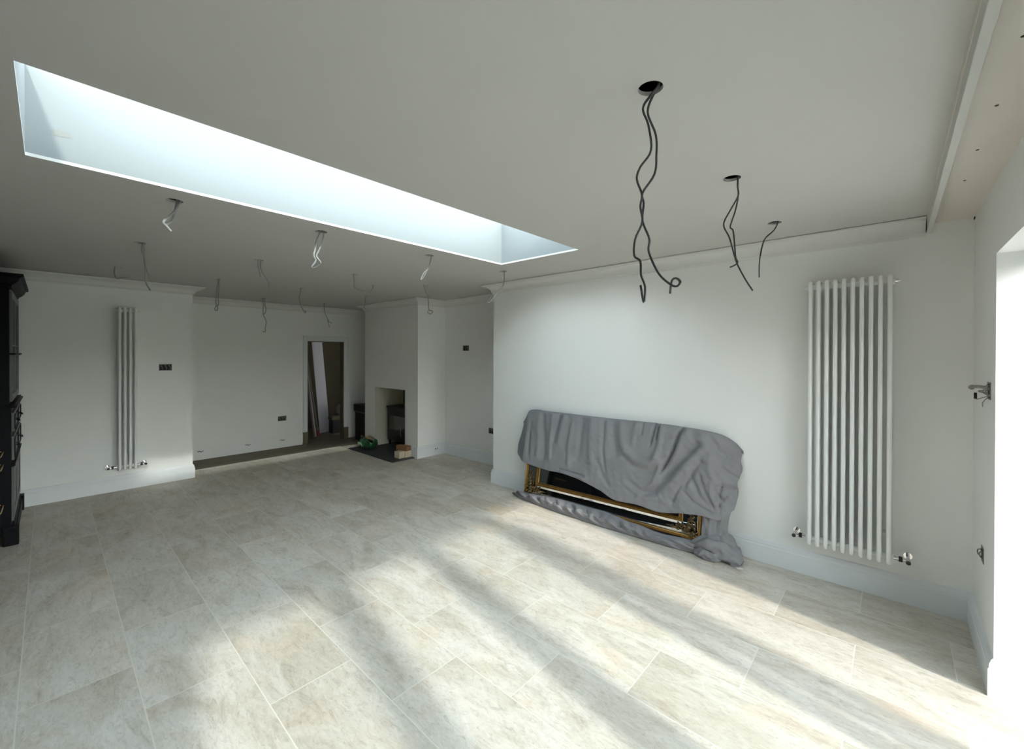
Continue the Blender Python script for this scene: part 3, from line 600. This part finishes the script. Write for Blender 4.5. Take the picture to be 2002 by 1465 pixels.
Tc = crom([Vector((*p, 0)) for p in T_], 6); Bc = crom([Vector((*p, 0)) for p in B_], 6); Lc = crom([Vector((*p, 0)) for p in L_], 6); Rc = crom([Vector((*p, 0)) for p in R_], 6)
bm = bmesh.new(); G = []
sheet = thing('dust_sheet', 'grey cloth sheet draped over the leaning gilt mirror', 'sheet', (3.47, 2.05, 0))
for j in range(NV+1):
    v = j/NV; row = []
    Lp, Rp = lerp_curve(Lc, v), lerp_curve(Rc, v)
    for i in range(NU+1):
        u = i/NU
        Tp, Bp = lerp_curve(Tc, u), lerp_curve(Bc, u)
        p = Tp*(1-v)+Bp*v + Lp*(1-u)+Rp*u - (Tc[0]*(1-u)*(1-v)+Tc[-1]*u*(1-v)+Bc[0]*(1-u)*v+Bc[-1]*u*v)
        st = Vector((p.x, p.y)); n_ = 0.052+0.010*v
        for Lf, am, wd in FOLDS:
            d_, tt = dist_poly(st, Lf)
            if d_ < wd*3: n_ += am*math.exp(-(d_/wd)**2)*min(1, max(0.25, 3.2*math.sin(math.pi*min(.97, max(.08, tt)))))
        n_ += 0.008*noise.noise(Vector((st.x*7, st.y*2.2, 1.3)))+0.005*noise.noise(Vector((st.x*20, st.y*9, 7.7)))+(0.006 if st.x > 1.6 else 0.002)*noise.noise(Vector((st.x*26+st.y*14, st.y*20, 3.1)))
        n_ = max(n_, 0.019)
        # wrap round the ends of the frame and over its top
        ex = max(0, 0.05-st.x); n_ -= min(0.07, ex*0.55)
        ex = max(0, st.x-1.965); n_ -= min(0.10, ex*ex*1.6)
        ed = max(0, 1-v/0.055); n_ -= 0.020*ed*ed
        row.append(bm.verts.new(mp(st.x, st.y, n_)))
    G.append(row)
# flap going back over the top edge to the wall, falling a little behind
back = []
for i in range(NU+1):
    c0 = G[0][i].co; f = 1.0
    r1 = c0-n0*0.030*f+Vector((0, 0, .004)); r2 = c0-n0*0.062*f-Vector((0, 0, .012))
    r1.x = min(r1.x, 3.700); r2.x = min(r2.x, 3.702)
    back.append([bm.verts.new(r1), bm.verts.new(r2)])
for i in range(NU):
    bm.faces.new((back[i][0], back[i+1][0], G[0][i+1], G[0][i])); bm.faces.new((back[i][1], back[i+1][1], back[i+1][0], back[i][0]))
for j in range(NV):
    for i in range(NU): bm.faces.new((G[j][i], G[j][i+1], G[j+1][i+1], G[j+1][i]))
dr = link('drape', bm, M_CLOTH, sheet, smooth=180)
so = dr.modifiers.new('thickness', 'SOLIDIFY'); so.thickness = 0.0035; so.offset = 0

# rolled lower edge lying along the foot of the mirror
bm = bmesh.new(); G = []
NL, NC = 200, 26
FRONT = [(0.0, 3.545, 3.205), (0.06, 3.49, 3.07), (0.30, 3.437, 2.52), (0.55, 3.424, 2.037), (0.75, 3.436, 1.695), (0.92, 3.445, 1.398), (1.0, 3.47, 1.17)]
TOPT = [(0, 0.0), (.05, .012), (.12, .020), (.30, .040), (.55, .036), (.74, .004), (.88, -.018), (1.0, -.004)]
def intp(L, u, k):
    for a, b in zip(L, L[1:]):
        if u <= b[0]:
            f = (u-a[0])/(b[0]-a[0]); f = f*f*(3-2*f) if k else f
            return [x+(y-x)*f for x, y in zip(a[1:], b[1:])]
    return list(L[-1][1:])
for i in range(NL+1):
    u = i/NL; fx, fy = intp(FRONT, u, 0); tt = intp(TOPT, u, 1)[0]
    s_ = (3.10-fy); tp = mp(s_, tt+.024, 0.016)
    if u < .04: tp = tp.lerp(Vector((fx+.04, fy, .012)), 1-u/.04)
    row = []
    for k in range(NC+1):
        v = k/NC; a = v*math.pi*0.72
        hb = tp.z; x = tp.x+(fx-tp.x)*(math.sin(min(a, math.pi/2))**0.9 if a < math.pi/2 else 1.0)
        z_ = 0.004+(hb-0.004)*(1-v)**0.8
        fold = 0.020*math.sin((fy*40+v*7.0)+2.5*noise.noise(Vector((fy*3, 0, 0))))*noise.noise(Vector((fy*5, 3, v)))*2.0 + 0.012*noise.noise(Vector((fy*9, v*3, 2.)))+0.009*noise.noise(Vector((fy*30, v*6+fy*12, 4.)))
        amp = math.sin(math.pi*v)**.7
        belly = 0.014*math.sin(math.pi*v)
        row.append(bm.verts.new((x-belly-fold*amp, fy+0.02*noise.noise(Vector((fy*6, v*4, 9)))*amp, max(0.004, z_+fold*amp*.8+0.010*math.sin(math.pi*v)))))
    G.append(row)
for i in range(NL):
    for k in range(NC): bm.faces.new((G[i][k], G[i+1][k], G[i+1][k+1], G[i][k+1]))
hr = link('rolled_hem', bm, M_CLOTH, sheet, smooth=180); so = hr.modifiers.new('thickness', 'SOLIDIFY'); so.thickness = 0.004; so.offset = -1

# the hanging end right of the frame and the bunched heap on the floor
bm = bmesh.new(); G = []
NU2, NV2 = 44, 50
for j in range(NV2+1):
    v = j/NV2; row = []
    for i in range(NU2+1):
        u = i/NU2
        sa, sb = 1.962, 2.165-0.035*math.sin(v*math.pi*.8)
        s_ = sa+(sb-sa)*u; t_ = 0.36-(0.36-0.035+0.02*u)*v
        n_ = 0.012+0.016*math.sin(u*math.pi)-0.085*u*u
        n_ += 0.014*math.exp(-((u-.30-.15*v)/.10)**2)-0.018*math.exp(-((u-.62+.10*v)/.09)**2)+0.014*math.exp(-((u-.80)/.08)**2)
        n_ += 0.02*v*v+0.010*noise.noise(Vector((u*5, v*4, 3)))
        row.append(bm.verts.new(mp(s_, t_, n_)))
    G.append(row)
for j in range(NV2):
    for i in range(NU2): bm.faces.new((G[j][i], G[j][i+1], G[j+1][i+1], G[j+1][i]))
he = link('hanging_end', bm, M_CLOTH, sheet, smooth=180); so = he.modifiers.new('thickness', 'SOLIDIFY'); so.thickness = 0.004; so.offset = 0
def bundle(path, radii, seed, ribs, amp):
    bm = bmesh.new(); P = crom(path, 14); n = len(P); R = []
    for i in range(n):
        f = i/(n-1)*(len(radii)-1); k = min(len(radii)-2, int(f)); f -= k; f = f*f*(3-2*f); R.append(radii[k]*(1-f)+radii[k+1]*f)
    seg = 56; tube(bm, P, R, seg)
    bm.verts.ensure_lookup_table()
    for vi, vtx in enumerate(bm.verts):
        i, k = divmod(vi, seg); i = min(i, n-1); c = P[i]; d_ = vtx.co-c; f = i/(n-1)
        a = 2*math.pi*k/seg
        h = amp*math.sin(ribs*a+f*7+2*noise.noise(Vector((f*4, math.cos(a), seed))))*(.4+.6*abs(noise.noise(Vector((f*3, math.sin(a)*2, seed+5)))))*1.6+amp*1.8*noise.noise(Vector((f*5+seed, math.cos(a)*1.6, math.sin(a)*1.6)))
        vtx.co = c+d_*(1+h)
        vtx.co.z = max(0.004+0.003*max(0, noise.noise(vtx.co*30)), vtx.co.z); vtx.co.x = min(vtx.co.x, 3.684)
    return bm
link('gathered_end', bundle([(3.50, 1.20, .055), (3.50, 1.13, .085), (3.505, 1.06, .090), (3.51, .98, .075), (3.50, .90, .050), (3.485, .845, .030)], [.035, .060, .085, .082, .062, .030], 2.0, 5, .16), M_CLOTH, sheet, smooth=180)
link('gathered_end', bundle([(3.60, 1.12, .20), (3.59, 1.05, .175), (3.58, .99, .12), (3.575, .93, .060), (3.57, .87, .02)], [.020, .050, .072, .070, .040], 6.0, 4, .18), M_CLOTH, sheet, smooth=180)
link('gathered_end', bundle([(3.455, 1.17, .03), (3.45, 1.10, .04), (3.455, 1.03, .035), (3.47, .98, .03)], [.020, .045, .040, .020], 9.0, 4, .18), M_CLOTH, sheet, smooth=180)
link('care_label', bx(-.030, .030, -.022, .022, 0, .002, M4=Matrix.Translation((3.436, .848, .014)) @ Matrix.Rotation(rad(35), 4, 'Z') @ Matrix.Rotation(rad(14), 4, 'Y')), M_TAG, sheet)

# ------------------------------------------------------------------ hearth, stove and the things by the fireplace
h = tag(link('hearth', bx(3.375, XREC-0.02, FB0+.006-0.28, 6.81, 0.0005, 0.014), M_SLATE, bevel=0.002), 'flat dark slate hearth in front of the fireplace', 'hearth')
# keep the slab in front of the piers only outside the opening
bm = bmesh.new(); 
h.data.clear_geometry(); box(bm, 3.375, XCH-0.001, 5.455, 6.81, 0.0005, 0.014); box(bm, XCH-0.001, XREC-0.014, FB0+.013, FB1-.013, 0.0005, 0.014); bm.to_mesh(h.data); bm.free()
sv = thing('wood_stove', 'black wood-burning stove set inside the fireplace opening', 'stove', (4.13, 6.20, 0.014))
sx0, sx1, sy0, sy1 = 3.99, 4.27, 5.80, 6.60
link('body', boxes([(sx0, sx1, sy0, sy1, 0.10, 0.66), (sx0-.02, sx1, sy0-.012, sy1+.015, 0.66, 0.695)]), M_SOOT, sv, bevel=0.008)
for x in (sx0+.03, sx1-.05):
    for y in (sy0+.03, sy1-.03):
        bm = bmesh.new(); tube(bm, [(x, y, .10), (x, y, .014)], [.022, .015], 10); link('leg', bm, M_SOOT, sv, smooth=40)
dr_ = link('door', bx(sx0-.022, sx0, sy0+.05, sy1-.05, .22, .60), M_SOOT, sv, bevel=.006)
link('door_glass', bx(sx0-.0235, sx0-.0215, sy0+.10, sy1-.10, .30, .54), mat('stove_glass', (.035, .032, .024), .08, spec=.8), dr_)
bm = bmesh.new(); tube(bm, [(sx0-.020, 6.150, .20), (sx0-.026, 6.165, .38)], .006, 8); link('handle', bm, M_CHROME, sv, smooth=40)
bm = bmesh.new(); cyl(bm, (4.13, 6.20, .69), (4.13, 6.20, 1.027), .075, 24); link('flue_pipe', bm, M_SOOT, sv, smooth=40)

def brick(label, M, c, size, rz, tilt=0):
    M4 = Matrix.Translation(c) @ Matrix.Rotation(rad(rz), 4, 'Z') @ Matrix.Rotation(rad(tilt), 4, 'X')
    a, b, e = size
    return tag(link('brick', bx(-a/2, a/2, -b/2, b/2, 0, e, M4=M4), M, bevel=.004), label, 'brick', 'bricks on the hearth')
brick('pale buff brick on the hearth, front of the little pile', M_PALEB, (3.59, 5.60, .014), (.105, .12, .10), 4)
brick('pale buff brick on the hearth, behind and under the brown one', M_PALEB, (3.70, 5.585, .014), (.105, .12, .10), -5)
brick('dark brown brick lying on top of the pale bricks', M_BRICK, (3.675, 5.62, .1145), (.105, .215, .072), 12)

# green plastic sack with papers on top
bm = bmesh.new()
bmesh.ops.create_uvsphere(bm, u_segments=44, v_segments=28, radius=1, matrix=Matrix.Identity(4))
for v in bm.verts:
    d_ = v.co.copy(); e = 1+0.20*noise.noise(d_*2.6)+0.10*noise.noise(d_*6.5)
    s_ = Vector((abs(d_.x)**.8*math.copysign(1, d_.x)*.125, abs(d_.y)**.8*math.copysign(1, d_.y)*.155, abs(d_.z)**.7*math.copysign(1, d_.z)*.088))*e
    v.co = Vector((3.62, 6.58, .094))+s_; v.co.z = max(.0145, v.co.z)
bag = thing('fuel_bag', 'crumpled green plastic bag with brown scraps on top, left of the fireplace', 'bag', (3.62, 6.58, .014))
link('sack', bm, M_GREEN, bag, smooth=60)
bm = bmesh.new()
for (x, y, z_, rz_, lx, ly) in ((3.515, 6.64, .075, 10, .10, .05), (3.525, 6.60, .045, -15, .06, .05)):
    box(bm, -.006, .006, -lx/2, lx/2, -ly/2, ly/2, M4=Matrix.Translation((x-.022, y, z_+.02)) @ Matrix.Rotation(rad(rz_), 4, 'Z') @ Matrix.Rotation(rad(-14), 4, 'Y'))
link('printed_panel', bm, M_LGREEN, bag, bevel=.004)
bm = bmesh.new()
for (x, y, z_, rz_, ry_, l_, w_) in ((3.62, 6.56, .195, 25, 12, .16, .07), (3.60, 6.50, .185, -30, 20, .13, .05), (3.66, 6.62, .185, 60, -8, .12, .06)):
    box(bm, -l_/2, l_/2, -w_/2, w_/2, -.008, .008, M4=Matrix.Translation((x, y, z_)) @ Matrix.Rotation(rad(rz_), 4, 'Z') @ Matrix.Rotation(rad(ry_), 4, 'Y'))
link('brown_scrap', bm, M_SACK, bag, bevel=.005)
bm = bmesh.new()
tube(bm, crom([(3.57, 6.44, .15), (3.53, 6.41, .185), (3.55, 6.385, .17), (3.59, 6.40, .14), (3.60, 6.44, .16)], 6), .014, 8)
link('black_strap', bm, M_BLACK, bag, smooth=60)
bm = bmesh.new(); tube(bm, crom([(3.55, 6.66, .17), (3.54, 6.70, .205), (3.58, 6.69, .20)], 6), .012, 8)
link('black_strap', bm, M_BLACK, bag, smooth=60)

t = thing('storage_box', 'black box with a lid standing in the alcove between doorway and chimney', 'box', (4.08, 7.36, -.025))
link('body', bx(3.90, 4.26, 7.12, 7.60, -.025, .50), M_BLACK, t, bevel=.01)
link('lid', bx(3.88, 4.27, 7.10, 7.62, .515, .645), M_SOOT, t, bevel=.01)
link('rim', bx(3.895, 4.265, 7.115, 7.605, .50, .515), M_STEEL, t)

# things stacked in the dark room beyond the doorway
def slab(name, label, cat, group, M, a, b, wd, th, wx, extra=None):
    """board leaning from foot a to top b; wd along direction wx"""
    a, b = Vector(a), Vector(b); z = (b-a).normalized(); x = Vector(wx); x = (x-z*x.dot(z)).normalized(); y = z.cross(x)
    M4 = Matrix((x, y, z)).transposed().to_4x4(); M4.translation = a
    return tag(link(name, bx(-wd/2, wd/2, -th/2, th/2, 0, (b-a).length, M4=M4), M, bevel=.002), label, cat, group), M4
slab('primed_board', 'wide pale board leaning in the dark room beyond the doorway', 'board', None, M_PLANK, (3.81, 8.70, -.02), (3.665, 8.85, 2.35), .21, .018, (1, 0, 0))
for i, (xa, xb, M_, lb) in enumerate(((3.46, 3.33, M_LATH, 'thin brown lath beyond the doorway, leftmost of the leaning strips'), (3.50, 3.36, M_PLANK, 'thin pale lath beyond the doorway, middle of the leaning strips'), (3.57, 3.41, M_LATH, 'thin brown lath beyond the doorway, next to the wide pale board'))):
    o, M4 = slab('lath', lb, 'lath', 'laths leaning beyond the doorway', M_, (xa, 8.36+.04*i, -.02), (xb, 8.50+.05*i, 1.55), .032, .02, (1, 0, 0))
    if i == 2: link('red_end', bx(-.019, .019, -.0115, .0115, .0, .10, M4=M4), M_RED, o)
t = thing('crate', 'dark crate with an olive top in the room beyond the doorway', 'crate', (4.10, 8.53, -.025))
link('body', bx(3.86, 4.34, 8.45, 8.62, -.025, .25), M_SOOT, t, bevel=.01); link('top', bx(3.84, 4.36, 8.44, 8.63, .25, .33), M_BARE, t, bevel=.02)
bm = bmesh.new(); bmesh.ops.create_uvsphere(bm, u_segments=24, v_segments=14, radius=1)
for v in bm.verts: v.co = Vector((4.12, 8.535, .47))+Vector((v.co.x*.15, v.co.y*.08, max(-.10, v.co.z*.14)))*(1+.15*noise.noise(v.co*2.5))
for v in bm.verts: v.co.z = max(.331, v.co.z-.035)
tag(link('cloth_bundle', bm, M_PLANK, smooth=60), 'pale bundle lying on the crate beyond the doorway', 'bundle')

# ------------------------------------------------------------------ dark dresser and cabinets at the left edge
d = thing('dresser', 'tall black dresser with grey panelled front and flared cornice at the left edge', 'dresser', (-0.44, 6.0, 0))
ya, yb, xb_ = 5.45, 6.66, XL+0.01
link('base', boxes([(xb_, -0.212, ya, yb, .15, 1.14)]), M_DRESS, d, bevel=.003)
link('upper_case', boxes([(xb_, -0.222, ya, yb, 1.17, 2.16)]), M_DRESS, d, bevel=.003)
link('waist_moulding', boxes([(xb_, -0.180, ya-.008, yb+.01, 1.14, 1.157), (xb_, -0.192, ya-.004, yb+.008, 1.157, 1.17)]), M_DRESS, d, bevel=.003)
bm = bmesh.new(); prof = [(0, 2.15), (.012, 2.15), (.012, 2.165), (.026, 2.178), (.040, 2.20), (.048, 2.228), (.062, 2.235), (.062, 2.258), (0, 2.258)]
def capm(bm, pr):
    R = []
    for d_, z in pr: R.append([bm.verts.new(p) for p in ((xb_, ya-d_, z), (-.222+d_*1.3, ya-d_, z), (-.222+d_*1.3, yb+d_*.4, z), (xb_, yb+d_*.4, z))])
    for q in range(len(pr)-1):
        for j in range(4): bm.faces.new((R[q][j], R[q][(j+1) % 4], R[q+1][(j+1) % 4], R[q+1][j]))
    bm.faces.new(R[0]); bm.faces.new(R[-1])
capm(bm, prof[1:-1]); link('crown_moulding', bm, M_DRESS, d, smooth=25)
link('plinth', boxes([(xb_, -.195, ya-.012, yb+.01, .10, .155), (-.255, -.170, ya-.03, ya+.07, 0, .148), (xb_, xb_+.08, ya-.03, ya+.07, 0, .148), (-.255, -.172, yb-.09, yb+.02, 0, .15), (-.255, -.182, ya+.07, yb-.09, .03, .12)]), M_DRESS, d, bevel=.004)
ym = (ya+yb)/2
for z0_, z1_ in ((.94, 1.10), (.70, .90)):
    for a, b in ((ya+.03, ym-.01), (ym+.01, yb-.03)):
        dw = link('drawer', boxes([(-.212, -.196, a, b, z0_, z1_)]), M_DGREY, d, bevel=.003)
        fr = link('drawer_bead', boxes([(-.196, -.190, a+.02, b-.02, z0_+.018, z0_+.026), (-.196, -.190, a+.02, b-.02, z1_-.026, z1_-.018), (-.196, -.190, a+.02, a+.028, z0_+.026, z1_-.026), (-.196, -.190, b-.028, b-.02, z0_+.026, z1_-.026)]), M_DRESS, dw)
        bm = bmesh.new(); yc = (a+b)/2; zc = (z0_+z1_)/2; tube(bm, crom([(-.197, yc-.045, zc), (-.178, yc-.04, zc-.012), (-.174, yc, zc-.02), (-.178, yc+.04, zc-.012), (-.197, yc+.045, zc)], 4), .004, 8); link('handle', bm, M_DRESS, dw, smooth=50)
link('rail', boxes([(-.212, -.19, ya, yb, .655, .672)]), M_DRESS, d)
for a, b in ((ya+.03, ym-.005), (ym+.005, yb-.03)):
    dd = link('lower_door', boxes([(-.212, -.197, a, a+.07, .19, .64), (-.212, -.197, b-.07, b, .19, .64), (-.212, -.197, a+.07, b-.07, .19, .26), (-.212, -.197, a+.07, b-.07, .57, .64), (-.212, -.205, a+.07, b-.07, .26, .57)]), M_DGREY, d, bevel=.003)
    dd = link('glazed_door', boxes([(-.222, -.206, a, a+.06, 1.19, 2.13), (-.222, -.206, b-.06, b, 1.19, 2.13), (-.222, -.206, a+.06, b-.06, 1.19, 1.25), (-.222, -.206, a+.06, b-.06, 2.07, 2.13), (-.222, -.196, a, b, 1.575, 1.60), (-.222, -.206, a+.06, b-.06, 1.66, 1.672)]), M_DGREY, d, bevel=.003)
    link('glass', bx(-.2215, -.217, a+.06, b-.06, 1.25, 2.07), M_DGLASS, dd)
link('shelf_edge', boxes([(-.222, -.186, ya+.01, yb-.01, 1.585, 1.598)]), M_DRESS, d)

ROW = [(4.41, 5.38, 'dark navy kitchen cabinet next to the tall dresser, brass bars at the photo edge'), (3.40, 4.40, 'dark navy kitchen cabinet, second from the tall dresser in the left row'), (2.38, 3.38, 'dark navy kitchen cabinet, third from the tall dresser in the left row'), (1.36, 2.36, 'dark navy kitchen cabinet, fourth from the tall dresser in the left row'), (0.34, 1.34, 'dark navy kitchen cabinet, fifth from the tall dresser, nearest the garden doors')]
for a, b, lb in ROW:
    t = thing('kitchen_cabinet', lb, 'cabinet', (-.5, (a+b)/2, 0), 'navy kitchen cabinets along the left wall')
    link('body', boxes([(XL+.01, -.29, a, b, .10, 2.26), (XL+.01, -.33, a, b, 0, .10)]), M_NAVY, t, bevel=.002)
    for z0_, z1_ in ((.775, .87), (.45, .765), (.12, .44)):
        dw = link('drawer', bx(-.29, -.268, a+.004, b-.004, z0_, z1_), M_NAVY, t, bevel=.002)
        bm = bmesh.new(); zc = z1_-.067; tube(bm, crom([(-.269, b-.34, zc), (-.256, b-.338, zc), (-.250, b-.30, zc), (-.250, b-.09, zc), (-.256, b-.052, zc), (-.269, b-.05, zc)], 4), .006, 8); link('handle', bm, M_BRASS, dw, smooth=50)
    for q0, q1, hy in ((a+.004, (a+b)/2-.002, (a+b)/2-.05), ((a+b)/2+.002, b-.004, (a+b)/2+.05)):
        dd = link('door', bx(-.29, -.268, q0, q1, .88, 2.25), M_NAVY, t, bevel=.002)
bpy.context.view_layer.update()
